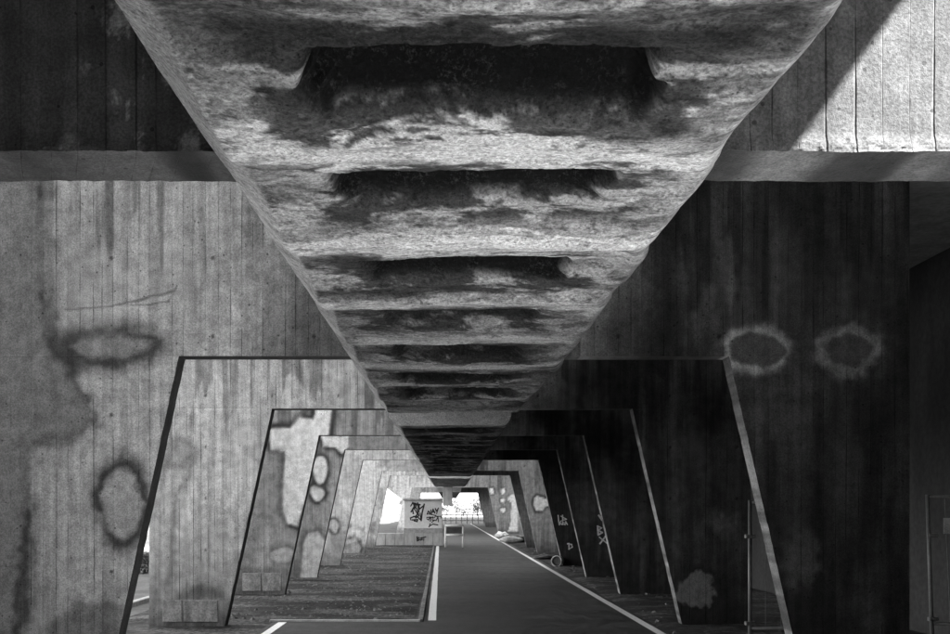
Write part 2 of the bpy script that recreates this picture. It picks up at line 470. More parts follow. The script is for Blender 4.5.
def frame_colour(k, d, X, Z):
    """albedo of the concrete of frame k (stains, painted shade, render patches and over-painting)"""
    SM[0] = np.ones_like(X)
    px = VX + F * X / d; py = VY - F * (Z - CH) / d
    n = fbm(X * 0.9 + 13 * k, Z * 0.7, 20 + k, 5)
    c = 0.47 * (0.62 + 0.72 * n)
    # damp runs below the girder and along the top
    run = fbm(X * 6 + 7 * k, Z * 0.5, 40 + k, 4)
    low = fbm(X * 1.6 + 3 * k, Z * 1.6, 60 + k, 4)
    # darker, blotchy towards the foot
    foot = sst(0.55, 0.05, Z + 0.5 * (low - 0.5))
    c *= 1 - 0.55 * foot
    c *= 1 - 0.38 * sst(1.9, 0.3, Z + 1.4 * (low - 0.5)) * sst(0.3, 0.6, run * 0.5 + low * 0.5)
    if 1 <= k <= 5:        # right side: shade painted into the albedo, broken by dark runs
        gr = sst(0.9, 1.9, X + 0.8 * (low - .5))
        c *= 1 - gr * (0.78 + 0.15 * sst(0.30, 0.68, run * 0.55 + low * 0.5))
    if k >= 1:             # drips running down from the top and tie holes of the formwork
        zt = 4.66 if k == 1 else 3.75
        dl = (0.15 + 2.2 * fbm(X * 2.1 + 5 * k, X * 0, 33 + k, 3) ** 2) * (0.6 + 0.8 * fbm(X * 17, X * 0, 37, 2))
        dr = sst(0.50, 0.62, fbm(X * 8 + 11 * k, Z * 0.25, 35 + k, 4, 0.6)) * sst(1.0, 0.75, (zt - Z) / dl)
        c *= 1 - 0.50 * dr
        hx = (X + 0.31 * k) / 0.93; hz = (Z - 0.35) / 0.72
        r = np.hypot((hx - np.round(hx)) * 0.93, (hz - np.round(hz)) * 0.72)
        c *= 1 - 0.75 * sst(0.024, 0.012, r)
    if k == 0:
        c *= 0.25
        left = sst(0.35, -0.25, X + 0.5 * (low - .5))
        stain = left * sst(0.30, 0.52, fbm(X * 2.2, Z * 1.0, 91, 5) + 0.28)
        c *= 1 - 0.30 * stain
        lime = sst(0.56, 0.66, fbm(X * 8, Z * 5.0, 95, 7, 0.68)) * left * sst(-1.7, -1.2, X)
        c = c * (1 - lime * 0.8) + 0.34 * lime * 0.8
    if k == 1:
        d1 = sst(-1.95, -1.3, X + 0.9 * (low - 0.5)) * sst(0.35, 0.60, run + 0.25)
        d1 = d1 * (X < 1.2)
        c *= 1 - 0.68 * d1
        paint(c, px, py, [(-20, 175), (40, 175), (43, 290), (52, 345), (78, 382), (97, 420), (74, 438), (34, 442), (24, 540), (18, 640), (-20, 640)], 0.15, 0.06, 7, 0.85, 0.9, 4, 0, 6, 1)
        paint(c, px, py, [(42, 175), (52, 175), (54, 335), (46, 335)], 0.20, None, 3, 0.5, 0, 2, 0, 1.5, 2)
        paint(c, px, py, ell(110, 346, 46, 19, seed=3), 0.19, 0.06, 7, 0.75, 0.85, 3, -3, 4, 3)
        paint(c, px, py, ell(122, 503, 22, 36, seed=4), 0.36, 0.06, 5.5, 0.7, 0.9, 2, 2, 4, 4)
        paint(c, px, py, [(64, 309), (110, 305), (172, 290), (178, 284), (176, 292), (140, 301), (110, 307), (64, 311)], 0.14, None, 1, 0.8, 0, 0.8, 0, 1.5, 61)
        paint(c, px, py, [(110, 305), (150, 304), (168, 300), (175, 292), (169, 302), (150, 306)], 0.14, None, 1, 0.8, 0, 0.8, 0, 1.5, 62)
        paint(c, px, py, [(50, 622), (80, 600), (120, 604), (128, 640), (50, 640)], 0.10, None, 4, 0.7, 0, 5, 0, 4, 5)
        paint(c, px, py, [(222, 262), (240, 245), (270, 250), (285, 275), (270, 290), (255, 330), (240, 290)], 0.30, 0.16, 4, 0.5, 0.4, 4, 2, 5, 6)
        paint(c, px, py, ell(757, 350, 31, 19, seed=7), 0.15, 0.58, 3.2, 0.75, 1.1, 2, 0, 4, 7)
        paint(c, px, py, ell(757, 349, 46, 30, seed=8), None, 0.09, 5, 0, 0.6, 2, 0, 3, 8)
        paint(c, px, py, ell(848, 351, 27, 20, seed=9), 0.13, 0.32, 4.0, 0.7, 1.0, 2.5, 0, 5, 9)
        paint(c, px, py, ell(848, 351, 40, 33, seed=10), None, 0.09, 6, 0, 0.55, 2, 0, 3, 10)
        paint(c, px, py, [(720, 245), (730, 235), (736, 290), (728, 310), (722, 290)], 0.5, None, 3, 0.16, 0, 6, 0, 6, 11)
        paint(c, px, py, [(690, 320), (705, 285), (716, 290), (708, 330), (700, 345)], 0.45, None, 3, 0.16, 0, 6, 0, 6, 12)
        paint(c, px, py, ell(800, 560, 18, 26, seed=13), 0.26, 0.10, 4, 0.3, 0.4, 6, 0, 9, 13)
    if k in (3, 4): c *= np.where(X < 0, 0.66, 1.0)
    if k == 2:
        paint(c, px, py, [(165, 470), (180, 440), (196, 450), (190, 470), (176, 500), (170, 570), (158, 600), (160, 520)], 0.28, 0.16, 2.5, 0.35, 0.5, 3, 0, 3, 14)
        paint(c, px, py, ell(178, 452, 16, 13, seed=14), 0.22, 0.14, 4, 0.4, 0.4, 3, 0, 3, 15)
        paint(c, px, py, [(178, 592), (200, 584), (222, 590), (224, 600), (176, 600)], 0.10, None, 3, 0.75, 0, 4, 0, 3, 16)
        paint(c, px, py, [(160, 612), (228, 612), (228, 628), (160, 628)], 0.10, None, 3, 0.6, 0, 4, 0, 3, 17)
        paint(c, px, py, ell(695, 590, 20, 18, seed=18), 0.30, 0.02, 3, 0.6, 1.0, 2, 2, 8, 18)
        paint(c, px, py, ell(650, 540, 11, 16, seed=19), 0.2, 0.08, 3, 0.3, 0.5, 2, 0, 3, 19)
        paint(c, px, py, ell(720, 520, 14, 12, seed=20), 0.40, None, 3, 0.25, 0, 8, 0, 10, 20)
    if k == 3:
        q = [(730, 80), (790, 76), (812, 50), (848, 52), (856, 20), (900, 20), (890, 90), (870, 130), (850, 200), (832, 250), (806, 342), (782, 332), (766, 300), (772, 140), (735, 132)]
        paint(c, px, py, [(a / 2.709, 400 + b / 2.709) for a, b in q], 0.64, 0.04, 2.6, 0.95, 1.2, 1.0, 2.6, 1.4, 21)
        paint(c, px, py, ell(282, 555, 11, 8, seed=22), 0.45, 0.16, 1.7, 0.6, 0.7, 1, 1, 1, 22)
        paint(c, px, py, [(240, 568), (288, 566), (288, 574), (240, 576)], 0.11, None, 2, 0.6, 0, 3, 0, 2, 23)
        paint(c, px, py, [(240, 590), (286, 588), (286, 598), (240, 600)], 0.10, None, 2, 0.6, 0, 3, 0, 2, 24)
        paint(c, px, py, [(255, 452), (283, 446), (283, 515), (270, 525), (250, 560), (240, 560)], 0.20, None, 2, 0.6, 0, 4, 0, 2, 25)
        paint(c, px, py, [(268, 397), (330, 400), (380, 402), (380, 407), (268, 407)], 0.22, None, 2, 0.5, 0, 2, 0, 2, 26)
    if k == 4:
        q = [(215, 400), (362, 400), (362, 455), (330, 495), (290, 460), (230, 455)]
        paint(c, px, py, [(280 + a / 5.28, 360 + b / 5.28) for a, b in q], 0.64, 0.04, 1.9, 0.95, 1.15, 1, 1.6, 1, 27)
        paint(c, px, py, ell(317, 492, 7, 8, seed=28), 0.64, 0.04, 1.9, 0.95, 1.15, 1, 1.4, 1, 28)
        paint(c, px, py, ell(320, 470, 7, 14, seed=29), 0.62, 0.05, 1.8, 0.9, 1.1, 1, 1.4, 1, 29)
        paint(c, px, py, [(300, 584), (303, 545), (308, 533), (318, 531), (325, 540), (322, 584)], 0.50, 0.10, 2.0, 0.7, 0.7, 1.5, 1.2, 1, 30)
        paint(c, px, py, [(349, 436), (400, 436), (400, 449), (349, 449)], 0.20, None, 2, 0.7, 0, 1.5, 0, 1, 31)
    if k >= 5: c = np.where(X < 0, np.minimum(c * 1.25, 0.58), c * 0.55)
    if k == 5:
        paint(c, px, py, ell(334, 526, 4.5, 7, seed=32), 0.35, 0.07, 1.4, 0.4, 0.9, 1, 0.6, .6, 32)
        paint(c, px, py, [(330, 535), (348, 530), (343, 562), (318, 566)], 0.17, None, 2, 0.6, 0, 2, 0, 1.5, 33)
    if k == 6:
        paint(c, px, py, [(350, 526), (361, 529), (360, 541), (346, 545), (344, 535)], 0.44, 0.08, 1.2, 0.3, 0.9, 1, 0.3, .8, 34)
        paint(c, px, py, [(343, 541), (356, 537), (362, 548), (358, 556), (338, 556)], 0.30, 0.08, 1.2, 0.5, 0.9, 1, 0.3, .8, 35)
        paint(c, px, py, [(352, 500), (366, 498), (362, 540), (352, 530)], 0.6, None, 1, 0.6, 0, 1, 0, .8, 36)
        paint(c, px, py, [(380, 460), (425, 460), (425, 471), (390, 471), (376, 466)], 0.22, None, 1, 0.6, 0, 2, 0, 1.5, 37)
        q = [(470, 50), (490, 35), (555, 58), (575, 60), (575, 95), (545, 105), (522, 130), (480, 130), (465, 90)]
        paint(c, px, py, [(460 + a / 6.343, 490 + b / 6.343) for a, b in q], 0.66, 0.04, 1.0, 1.0, 1.2, .6, 0.8, .5, 38)
    if k == 7:
        paint(c, px, py, [(379, 488), (384, 488), (382, 512), (379, 508)], 0.2, None, 1, .6, 0, 1, 0, .6, 39)
        paint(c, px, py, [(371, 522), (377, 522), (374, 534), (370, 532)], 0.14, None, 1, .6, 0, 1, 0, .6, 40)
    if k == 8:
        for (x, y, a, b) in ((503, 491, 1.7, 3), (503, 500.5, 2.2, 2.3), (503, 510, 2.5, 2.4), (491.5, 491, 2.6, 3)):
            paint(c, px, py, ell(x, y, a, b, 16, 0.02, 41), 0.66, 0.08, 0.7, 1, .9, .5, 0.7, .2, 41)
        paint(c, px, py, [(508, 497), (512, 494), (518, 494), (518, 531), (508, 531), (511, 520), (511, 502), (507, 500)], 0.62, 0.12, 0.7, .9, .7, .5, 0.4, .3, 42)
    return np.clip(c, 0.03, 0.7)

def patch(fx0, fx1, zs, us, d, k):
    """one front face as a fine grid: zs rows, us columns 0..1 between the edges fx0(z) and fx1(z)"""
    U, Z = np.meshgrid(us, zs)
    A = fx0(Z); B = fx1(Z)
    X = A + (B - A) * U
    return X, Z

def solid_from_grid(name, X, Z, d, thick, k, parent):
    """a wall piece: fine front face, rim faces and back"""
    ny, nx = X.shape
    j1 = (fbm(Z * 9, Z * 0 + k, 7, 4, 0.7) - .5) * 0.004
    Xf = X.copy()
    Xf[:, 0] += j1[:, 0]; Xf[:, -1] += j1[:, -1]
    rel = (fbm(X * 1.1, Z * 0.8, 70 + k, 3) - .5) * 0.02
    rel[0, :] = 0; rel[-1, :] = 0; rel[:, 0] = 0; rel[:, -1] = 0
    Yf = d + rel
    Zf = Z.copy()
    if k == 0:
        lip = sst(0.085, 0.0, Z - ZS) * fbm(X * 14, Z * 20, 77, 5, 0.65)
        Yf = Yf - 0.020 * lip
        Zf[0, :] += 0.016 * (fbm(X[0] * 9, X[0] * 0, 79, 5, 0.65) - .5)
    elif name == 'leg':
        chip = sst(0.60, 0.72, fbm(Z[:, 0] * 6, Z[:, 0] * 0 + 3 * k, 81, 5, 0.62)) * 0.003
        Xf[:, -1 if X.mean() < 0 else 0] -= np.sign(-X.mean()) * chip
    front = np.stack([Xf.ravel(), Yf.ravel(), Zf.ravel()], 1)
    idx = np.arange(ny * nx).reshape(ny, nx)
    faces = np.stack([idx[:-1, :-1].ravel(), idx[:-1, 1:].ravel(), idx[1:, 1:].ravel(), idx[1:, :-1].ravel()], 1).tolist()
    loop = list(idx[0, :]) + list(idx[1:, -1]) + list(idx[-1, -2::-1]) + list(idx[-2:0:-1, 0])
    n0 = ny * nx; nl = len(loop)
    # small arris: the rim starts 1 cm inside the depth
    back = front[loop].copy(); back[:, 1] = d + thick
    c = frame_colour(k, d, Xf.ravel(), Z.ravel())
    cb = c[loop]
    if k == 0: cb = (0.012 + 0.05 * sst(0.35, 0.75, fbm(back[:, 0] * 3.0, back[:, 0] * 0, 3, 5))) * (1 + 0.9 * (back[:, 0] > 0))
    if k >= 1:                      # rim shade painted dark left and above, rim light painted paler right
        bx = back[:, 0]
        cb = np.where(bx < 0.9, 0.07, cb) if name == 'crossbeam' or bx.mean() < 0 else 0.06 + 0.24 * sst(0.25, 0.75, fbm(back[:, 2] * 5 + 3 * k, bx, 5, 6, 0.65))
    for i in range(nl):
        j = (i + 1) % nl
        faces.append((n0 + nl + j, n0 + nl + i, n0 + i, n0 + j))
    faces.append(tuple(n0 + i for i in reversed(range(nl))))
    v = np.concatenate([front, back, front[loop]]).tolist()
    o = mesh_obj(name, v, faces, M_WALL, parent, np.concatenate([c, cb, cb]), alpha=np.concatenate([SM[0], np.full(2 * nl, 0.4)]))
    return o

def rows(a, b, step): return np.linspace(a, b, max(3, int((b - a) / step) + 1))

FR = [(0, 4.04, 0.36), (1, 9.44, 0.23), (2, 14.4, 0.23), (3, 19.6, 0.23), (4, 24.4, 0.23), (5, 29.5, 0.23), (6, 38.0, 0.23), (7, 43.2, 0.23), (8, 68.0, 0.3), (9, 92.0, 0.3)]
FLAB = {0: 'nearest concrete portal frame, only its beam in view, sunlit triangle at right',
        1: 'widest concrete portal frame with two eye-shaped stains on its right leg',
        2: 'concrete portal frame with long base patch on pale left leg, behind the widest one',
        3: 'concrete portal frame with large pale T-shaped paint patch on its left leg',
        4: 'concrete portal frame with pale arch shape painted at foot of left leg',
        5: 'plain pale concrete portal frame with white scrawl on its dark right leg',
        6: 'concrete portal frame with white blob painted on its lit right leg',
        7: 'thin-looking concrete portal frame just before the white graffiti wall',
        8: 'far concrete portal frame with pale dots painted on its right leg',
        9: 'farthest small concrete portal frame framing the bright sky'}
frames = {}
for k, d, th in FR:
    root = empty('portal_frame', (0, 0, 0))
    tag(root, FLAB[k], 'portal frame', 'concrete portal frames in a row')
    frames[k] = root
    s = 1.5 * d / F                      # grid step: about 1.5 photograph pixels
    if k == 0:
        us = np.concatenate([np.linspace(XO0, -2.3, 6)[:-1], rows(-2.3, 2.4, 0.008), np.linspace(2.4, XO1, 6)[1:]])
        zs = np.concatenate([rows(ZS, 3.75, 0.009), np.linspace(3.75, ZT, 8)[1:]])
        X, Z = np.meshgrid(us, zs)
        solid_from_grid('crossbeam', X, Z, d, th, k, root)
        sl = 0.08
    else:
        ztop = min(ZL - 0.1, {1: 4.75, 2: 3.9, 3: 3.6, 4: 3.5}.get(k, 3.5))
        us = rows(XO0, XO1, s)
        zs = np.concatenate([rows(ZS, ztop, s), np.linspace(ztop, ZL, 4)[1:]])
        X, Z = np.meshgrid(us, zs)
        if k == 8:                         # haunched outline on the left, leaning leg
            X = np.where(X < 0, X * (1 + 0.0 * Z), X)
        solid_from_grid('crossbeam', X, Z, d, th, k, root)
        sl = s
    zs = rows(-0.12, ZS, sl * 1.0)
    for side in (-1, 1):
        if side < 0:
            if k == 8:
                fo = lambda z: np.where(z > 2.2, -3.04 - (z - 2.2) * (1.16 / 0.85), -3.04 - (2.2 - z) * 0.21)
                fi = lambda z: np.minimum(xin(-1, z), 0) * 0 - (2.45 + 0.17 * (ZS - z))
            else:
                fo = lambda z: z * 0 + XO0
                fi = lambda z: xin(-1, z)
            a, b = fo, fi
        else:
            a = lambda z: xin(1, z)
            b = (lambda z: z * 0 + 4.65) if k == 8 else (lambda z: z * 0 + XO1)
        nu = max(4, int(1.7 / sl))
        X, Z = patch(a, b, zs, np.linspace(0, 1, nu), d, k)
        solid_from_grid('leg', X, Z, d, th, k, root)

# low render plinths on the left legs of two frames
def plinth(root, d, x0, x1, y0, y1, split):
    (a, zt), (b, zb) = PX(x0, y0, d), PX(x1, y1, d)
    xs = [a] + [PX(q, 0, d)[0] for q in split] + [b]
    for i in range(len(xs) - 1):
        m = MB().box(xs[i] + 0.012, xs[i + 1] - 0.012, d - 0.012, d + 0.05, max(zb, 0.03), zt, 0.008)
        m.build('base_patch', M_PATCH, root)
plinth(frames[2], 14.4, 162, 219, 600, 622, [183])
plinth(frames[3], 19.6, 242, 282, 573, 591, [262])

# ------------------------------------------------------------ longitudinal girder with hollows
PITS = [(1.65, .22), (2.86, .24), (3.86, .21), (5.30, .17), (6.60, .09), (8.12, .11), (9.65, .11), (10.95, .10)]
def girder(name, y0, y1, zb, xl, xr, nx, yrows, seed, label, pits, main):
    us = np.linspace(0, 1, nx)
    U, Y = np.meshgrid(us, yrows)
    wl = (fbm(Y * 1.1, Y * 0 + seed, seed, 3) - .5) * 0.05
    wr = (fbm(Y * 1.9, Y * 0 + seed, seed + 5, 4) - .5) * 0.06 * main + np.sin(Y * 2 * math.pi / 1.35 + 1.0) * 0.014 * main
    XL_ = xl + wl * 0.5 + 0 * Y
    XR_ = xr(Y) + wr
    X = XL_ + (XR_ - XL_) * U
    up = np.zeros_like(X); dark = np.zeros_like(X); ring = np.zeros_like(X)
    wxp = 0.20 * (fbm(X * 3, Y * 6, seed + 11, 5, 0.6) - .5)
    for (yp, dep) in pits:
        yy = Y - yp + 0.13 * (fbm(X * 2.6, Y * 0.7, seed + 13, 6, 0.55) - .5)
        xa, xb = -0.44 + wxp, 0.60 + wxp
        side = sst(-0.03, 0.10, X - xa) * sst(-0.03, 0.10, xb - X)
        L = 0.48
        prof = sst(0.0, 0.03, yy) * (1 - sst(0.16, L, yy))
        up += dep * prof * side
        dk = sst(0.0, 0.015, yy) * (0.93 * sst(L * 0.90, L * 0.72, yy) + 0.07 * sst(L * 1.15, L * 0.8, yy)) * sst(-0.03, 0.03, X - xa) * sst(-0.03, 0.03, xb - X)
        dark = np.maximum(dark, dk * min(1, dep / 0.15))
        ex = np.maximum(np.maximum(xa - X, X - xb), 0) / 0.28
        ey = np.maximum(np.maximum(-yy, yy - L), 0) / 0.20
        ring = np.maximum(ring, np.exp(-(ex ** 2 + ey ** 2) * 1.2) * (1 if dep > .15 else 0.75))
    ph = (Y - 2.70) * 2 * math.pi / 1.35
    warp = fbm(X * 1.1, Y * 1.6, seed + 21, 3)
    fold = fbm(X * 0.8 + warp, Y * 3.6 + 2.0 * warp, seed + 23, 4, 0.42)
    up += 0.034 * np.cos(ph) * main
    up += 0.075 * (fold - .5)
    up += 0.020 * (fbm(X * 7, Y * 9, seed + 25, 5, 0.6) - .5)
    # rounded arris towards both edges
    eL = (X - XL_); eR = (XR_ - X)
    e = np.minimum(eL, eR)
    arr = np.clip(1 - e / 0.10, 0, 1)
    al = np.clip(1 - eL / 0.13, 0, 1)
    up = up * sst(0, 0.16, e) + np.where(eL < eR, 0.115 * al + 0.012 * (fbm(X * 20, Y * 5, seed + 2, 4) - .5) * (al > 0), 0.085 * arr ** 2)
    Z = zb + up
    # albedo: limewashed streaks, dark damp whorls, shade of the hollows painted black
    s1 = fbm(X * 1.3 + 1.3 * warp, Y * 5.0 + 2.5 * warp, seed + 31, 8, 0.66)
    s2 = fbm(X * 3.0, Y * 3.4, seed + 37, 8, 0.68)
    s3 = fbm(X * 22, Y * 26, seed + 39, 3, 0.7)
    c = 0.30 + 0.50 * sst(0.30, 0.54, s1 * 0.62 + s2 * 0.26 + s3 * 0.12)
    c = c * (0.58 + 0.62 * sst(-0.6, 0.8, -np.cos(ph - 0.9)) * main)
    wv = fbm(X * 2.4 + 0.8 * warp, Y * 4.6 + 2 * warp, seed + 41, 8, 0.66)
    stain = np.clip(ring * 1.3, 0, 1) * sst(0.45, 0.56, wv + 0.10 * ring)
    c = c * (1 - 0.92 * stain) + 0.030 * stain
    near_dark = sst(3.2, 2.6, Y + 0.9 * (wv - .5)) * sst(0.30, 0.62, wv) * main  # darker, blotchy towards the near end
    c = c * (1 - 0.70 * near_dark)
    for lv in (0.44, 0.52, 0.60):          # tide marks left by drying water
        m = fbm(X * 1.1 + 0.7 * warp, Y * 2.6 + 1.5 * warp, seed + 53, 4, 0.45)
        c = c * (1 - 0.38 * np.exp(-((m - lv) / 0.014) ** 2) * sst(0.35, 0.55, s2))
        c = c * (1 + 0.30 * np.exp(-((m - lv - 0.022) / 0.012) ** 2))
    ed = sst(0.45, 0.05, np.minimum(X - XL_, XR_ - X) + 0.3 * (s2 - .5)) * sst(0.46, 0.58, fbm(X * 2 + warp, Y * 3.2, seed + 47, 6, 0.6))
    c = c * (1 - 0.65 * ed)
    c = c * (1 - 0.30 * sst(0.55, 0.63, fbm(X * 2.0, Y * 7.0, seed + 43, 8, 0.68)))
    c = c * (1 - 0.55 * sst(0.60, 0.72, s3))
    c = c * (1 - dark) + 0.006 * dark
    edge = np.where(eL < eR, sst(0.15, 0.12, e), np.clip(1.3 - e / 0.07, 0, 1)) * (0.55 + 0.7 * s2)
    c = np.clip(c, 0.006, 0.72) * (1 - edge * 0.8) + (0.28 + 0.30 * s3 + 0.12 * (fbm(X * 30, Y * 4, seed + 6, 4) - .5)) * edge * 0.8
    if y0 > 5:                      # end face at the joint painted pale for the daylight there
        c[0, :] = 0.52
    ny = len(yrows)
    idx = np.arange(ny * nx).reshape(ny, nx)
    v = np.stack([X.ravel(), Y.ravel(), Z.ravel()], 1)
    f = np.stack([idx[:-1, :-1].ravel(), idx[1:, :-1].ravel(), idx[1:, 1:].ravel(), idx[:-1, 1:].ravel()], 1).tolist()
    # sides, top, ends
    n0 = ny * nx
    ZTOP = zb + 1.15
    lt = np.stack([X[:, 0] - 0.05, Y[:, 0], np.full(ny, ZTOP)], 1)
    rt = np.stack([X[:, -1] + 0.05, Y[:, 0], np.full(ny, ZTOP)], 1)
    v = np.concatenate([v, lt, rt])
    for j in range(ny - 1):
        f.append((int(idx[j, 0]), n0 + j, n0 + j + 1, int(idx[j + 1, 0])))
        f.append((int(idx[j, -1]), int(idx[j + 1, -1]), n0 + ny + j + 1, n0 + ny + j))
        f.append((n0 + j, n0 + ny + j, n0 + ny + j + 1, n0 + j + 1))
    f.append(tuple([int(i) for i in idx[0, :]] + [n0 + ny, n0]))
    f.append(tuple([int(i) for i in idx[-1, ::-1]] + [n0 + ny - 1, n0 + 2 * ny - 1]))
    cc = np.concatenate([c.ravel(), np.full(2 * ny, 0.42)])
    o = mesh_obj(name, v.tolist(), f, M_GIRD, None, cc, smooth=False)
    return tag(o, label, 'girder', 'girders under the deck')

yr = np.concatenate([np.linspace(-4, 2.2, 60)[:-1], np.arange(2.2, 6.0, 0.010), np.arange(6.0, 9.5, 0.014), np.linspace(9.5, 13.62, 170)])
girder('girder', -4, 13.62, 2.90, -0.895, lambda y: 1.03 - 0.08 * sst(9, 13, y), 230, yr, 3,
       'nearest broad concrete girder overhead with a ladder of dark hollows', PITS, 1.0)
yr = np.linspace(14.2, 36.0, 560)
girder('girder', 14.2, 36.0, 2.80, -0.83, lambda y: 0.86 - 0.0 * y, 60, yr, 9,
       'darker continuation of the overhead girder beyond the pale joint', [(15 + 1.35 * i, .07) for i in range(14)], 0.5)
girder('girder', 37.6, 52, 2.76, -0.83, lambda y: 0.86 - 0.0 * y, 60, np.linspace(37.6, 52, 160), 11,
       'short girder stretch ending above the hanging block', [], 0.3)
girder('girder', 72, 112, 2.80, -0.83, lambda y: 0.86 - 0.0 * y, 30, np.linspace(72, 112, 160), 15,
       'farthest small girder beyond the sky gap', [], 0.5)

# ------------------------------------------------------------ unseen decks, and blocks added to shape the light
tag(MB().box(-8.3, 4.26, -30.0, 4.40, ZT + 0.004, ZT + 0.7, 0.03).build('bridge_deck', M_DECK), 'unseen concrete bridge deck above the nearest frame and girder, shaped for its shade', 'bridge deck', 'bridge decks')
tag(MB().box(-1.0, 6.28, 4.42, 30.2, ZL + 0.004, ZL + 0.7, 0.03).build('bridge_deck', M_DECK), 'unseen concrete bridge deck over the dark row of frames, shaped for its shade', 'bridge deck', 'bridge decks')
tag(MB().box(-1.0, 4.4, 37.4, 52.0, ZL + 0.004, ZL + 0.7, 0.03).build('bridge_deck', M_DECK), 'unseen concrete bridge deck over the frames at the graffiti wall, cut short for daylight', 'bridge deck', 'bridge decks')
tag(MB().box(-4.4, 4.4, 67.0, 112.0, ZL + 0.004, ZL + 0.7, 0.03).build('bridge_deck', M_DECK), 'farthest concrete bridge deck beyond the sky gap', 'bridge deck', 'bridge decks')
def prism(pts, z0, z1):
    n = len(pts); m = MB()
    m.v = [(x, y, z0) for x, y in pts] + [(x, y, z1) for x, y in pts]
    m.f = [tuple(reversed(range(n))), tuple(range(n, 2 * n))] + [(i, (i + 1) % n, n + (i + 1) % n, n + i) for i in range(n)]
    return m
tag(prism([(6.3, -40), (18, -40), (18, -5.2), (6.3, 0.6)], -0.3, 30).build('blocker', M_BLOCKER), 'dark building added on the right behind the viewer, leaving the sunny gap', 'blocker')  # tall blocks added beside the frames to shape sun and sky light
tag(MB().box(6.3, 18, 2.6, 30.5, -0.3, 30, 0.05).build('blocker', M_BLOCKER), 'dark windowless building added to keep the right side dark, behind the fence', 'blocker')
tag(MB().box(-16, -8.2, -40, 2.5, -0.3, 7.2, 0.05).build('blocker', M_BLOCKER), 'flat-roofed building added along the unseen left side to cut its light', 'blocker')
tag(MB().box(15, 26, 31, 170, -0.3, 30, 0.05).build('blocker', M_BLOCKER), 'building added at the right to shade the far frames', 'blocker')

tag(MB().box(0.95, 6.2, 5.5, 5.75, 0, 0.86, 0.02).build('bounce_blocker', M_BLOCKER), 'low dark wall added below the view to stop ground bounce, right side', 'wall')  # added out of view to keep ground bounce off the right legs
# block hanging from the far end of the girder
x0, z0 = PX(443, 484, 52.2); x1, z1 = PX(452.5, 505.5, 52.2)
tag(MB().box(x0, x1, 52.02, 52.4, z1, z0 + 0.05, 0.015).build('hanging_block', M_PANEL), 'narrow grey block hanging from the far end of the girder', 'block')

# ------------------------------------------------------------ graffiti wall on a panel plinth
D = 46.0
root = empty('graffiti_wall', (-1.2, D, 0))
tag(root, 'white rendered wall with two black tags, standing on a low panel plinth', 'wall')
def local(o, root):
    o.parent = root
    o.matrix_parent_inverse = root.matrix_world.inverted() if False else o.matrix_parent_inverse
    return o
def pmb(): return MB()
def put(mb, name, mat, root, smooth=False):
    rx, ry, rz = root.location
    mb.v = [(x - rx, y - ry, z - rz) for x, y, z in mb.v]
    return mb.build(name, mat, root, smooth)
xa, zt = PX(404, 500.5, D); xb, zb = PX(442, 533, D)
put(MB().box(xa, xb, D + 0.1, D + 1.2, zb, zt, 0.012), 'wall_body', M_WHITE, root)
put(MB().box(xa - 0.06, xb + 0.03, D + 0.04, D + 1.3, zt, zt + 0.1, 0.012), 'coping', M_PANEL, root)
put(MB().box(xa - 0.02, xb + 0.02, D + 0.06, D + 0.12, zb, zb + 0.22, 0.01), 'base_band', M_KERB, root)
x = PX(376, 0, D)[0]; xe = xb + 0.02
wpan = (xe - x) / 7
for i in range(7):
    put(MB().box(x + wpan * i + 0.008, x + wpan * (i + 1) - 0.008, D, D + 0.35, -0.05, zb - 0.003, 0.008), 'panel', M_PANEL, root)

def strokes(name, lines, d, root, mat, w, off=0.004, pix=True):
    mb = MB()
    for ln in lines:
        pts = [PX(px, py, d) if pix else (px, py) for px, py in ln]
        for i in range(len(pts) - 1):
            (ax, az), (bx, bz) = pts[i], pts[i + 1]
            L = math.hypot(bx - ax, bz - az) + 1e-6
            ux, uz = (bx - ax) / L, (bz - az) / L
            ww = w * (0.75 + 0.5 * random.random()) / 2
            nx_, nz_ = -uz * ww, ux * ww
            e = ww * 0.8
            o = off + 0.0006 * (len(mb.f) % 5)
            n = len(mb.v)
            mb.v += [(ax - ux * e + nx_, d - o, az - uz * e + nz_), (ax - ux * e - nx_, d - o, az - uz * e - nz_), (bx + ux * e - nx_, d - o, bz + uz * e - nz_), (bx + ux * e + nx_, d - o, bz + uz * e + nz_)]
            mb.f.append((n, n + 1, n + 2, n + 3))
    rx, ry, rz = root.location
    mb.v = [(x - rx, y - ry, z - rz) for x, y, z in mb.v]
    return mb.build(name, mat, root)
def cz(pts): return [(400 + a / 7.925, 470 + b / 7.925) for a, b in pts]
tagA = [cz(q) for q in (
    [(85, 285), (100, 260), (125, 265), (100, 310), (105, 345)], [(100, 255), (120, 300), (140, 260), (150, 330)], [(88, 330), (110, 300), (140, 350), (120, 370)],
    [(150, 270), (152, 310), (190, 280)], [(192, 270), (175, 340), (168, 400)], [(130, 300), (150, 360), (125, 380)],
    [(85, 395), (82, 380), (110, 368), (140, 372), (165, 395)], [(95, 395), (140, 392), (135, 408), (112, 402)], [(160, 340), (165, 395)], [(112, 270), (160, 275)])]
tagB = [cz(q) for q in (
    [(215, 350), (225, 325), (240, 345), (245, 315)], [(250, 345), (262, 310), (275, 340)], [(252, 332), (275, 330)], [(280, 305), (288, 325), (305, 300), (290, 345)],
    [(212, 375), (240, 372), (225, 395), (212, 385)], [(240, 405), (245, 375), (262, 372), (255, 395), (270, 400), (250, 415)], [(268, 380), (285, 362), (300, 375), (285, 400), (270, 395)],
    [(300, 365), (305, 410)], [(290, 368), (330, 365), (325, 380)], [(232, 445), (262, 428), (300, 435)], [(240, 425), (230, 450)], [(215, 345), (285, 360)])]
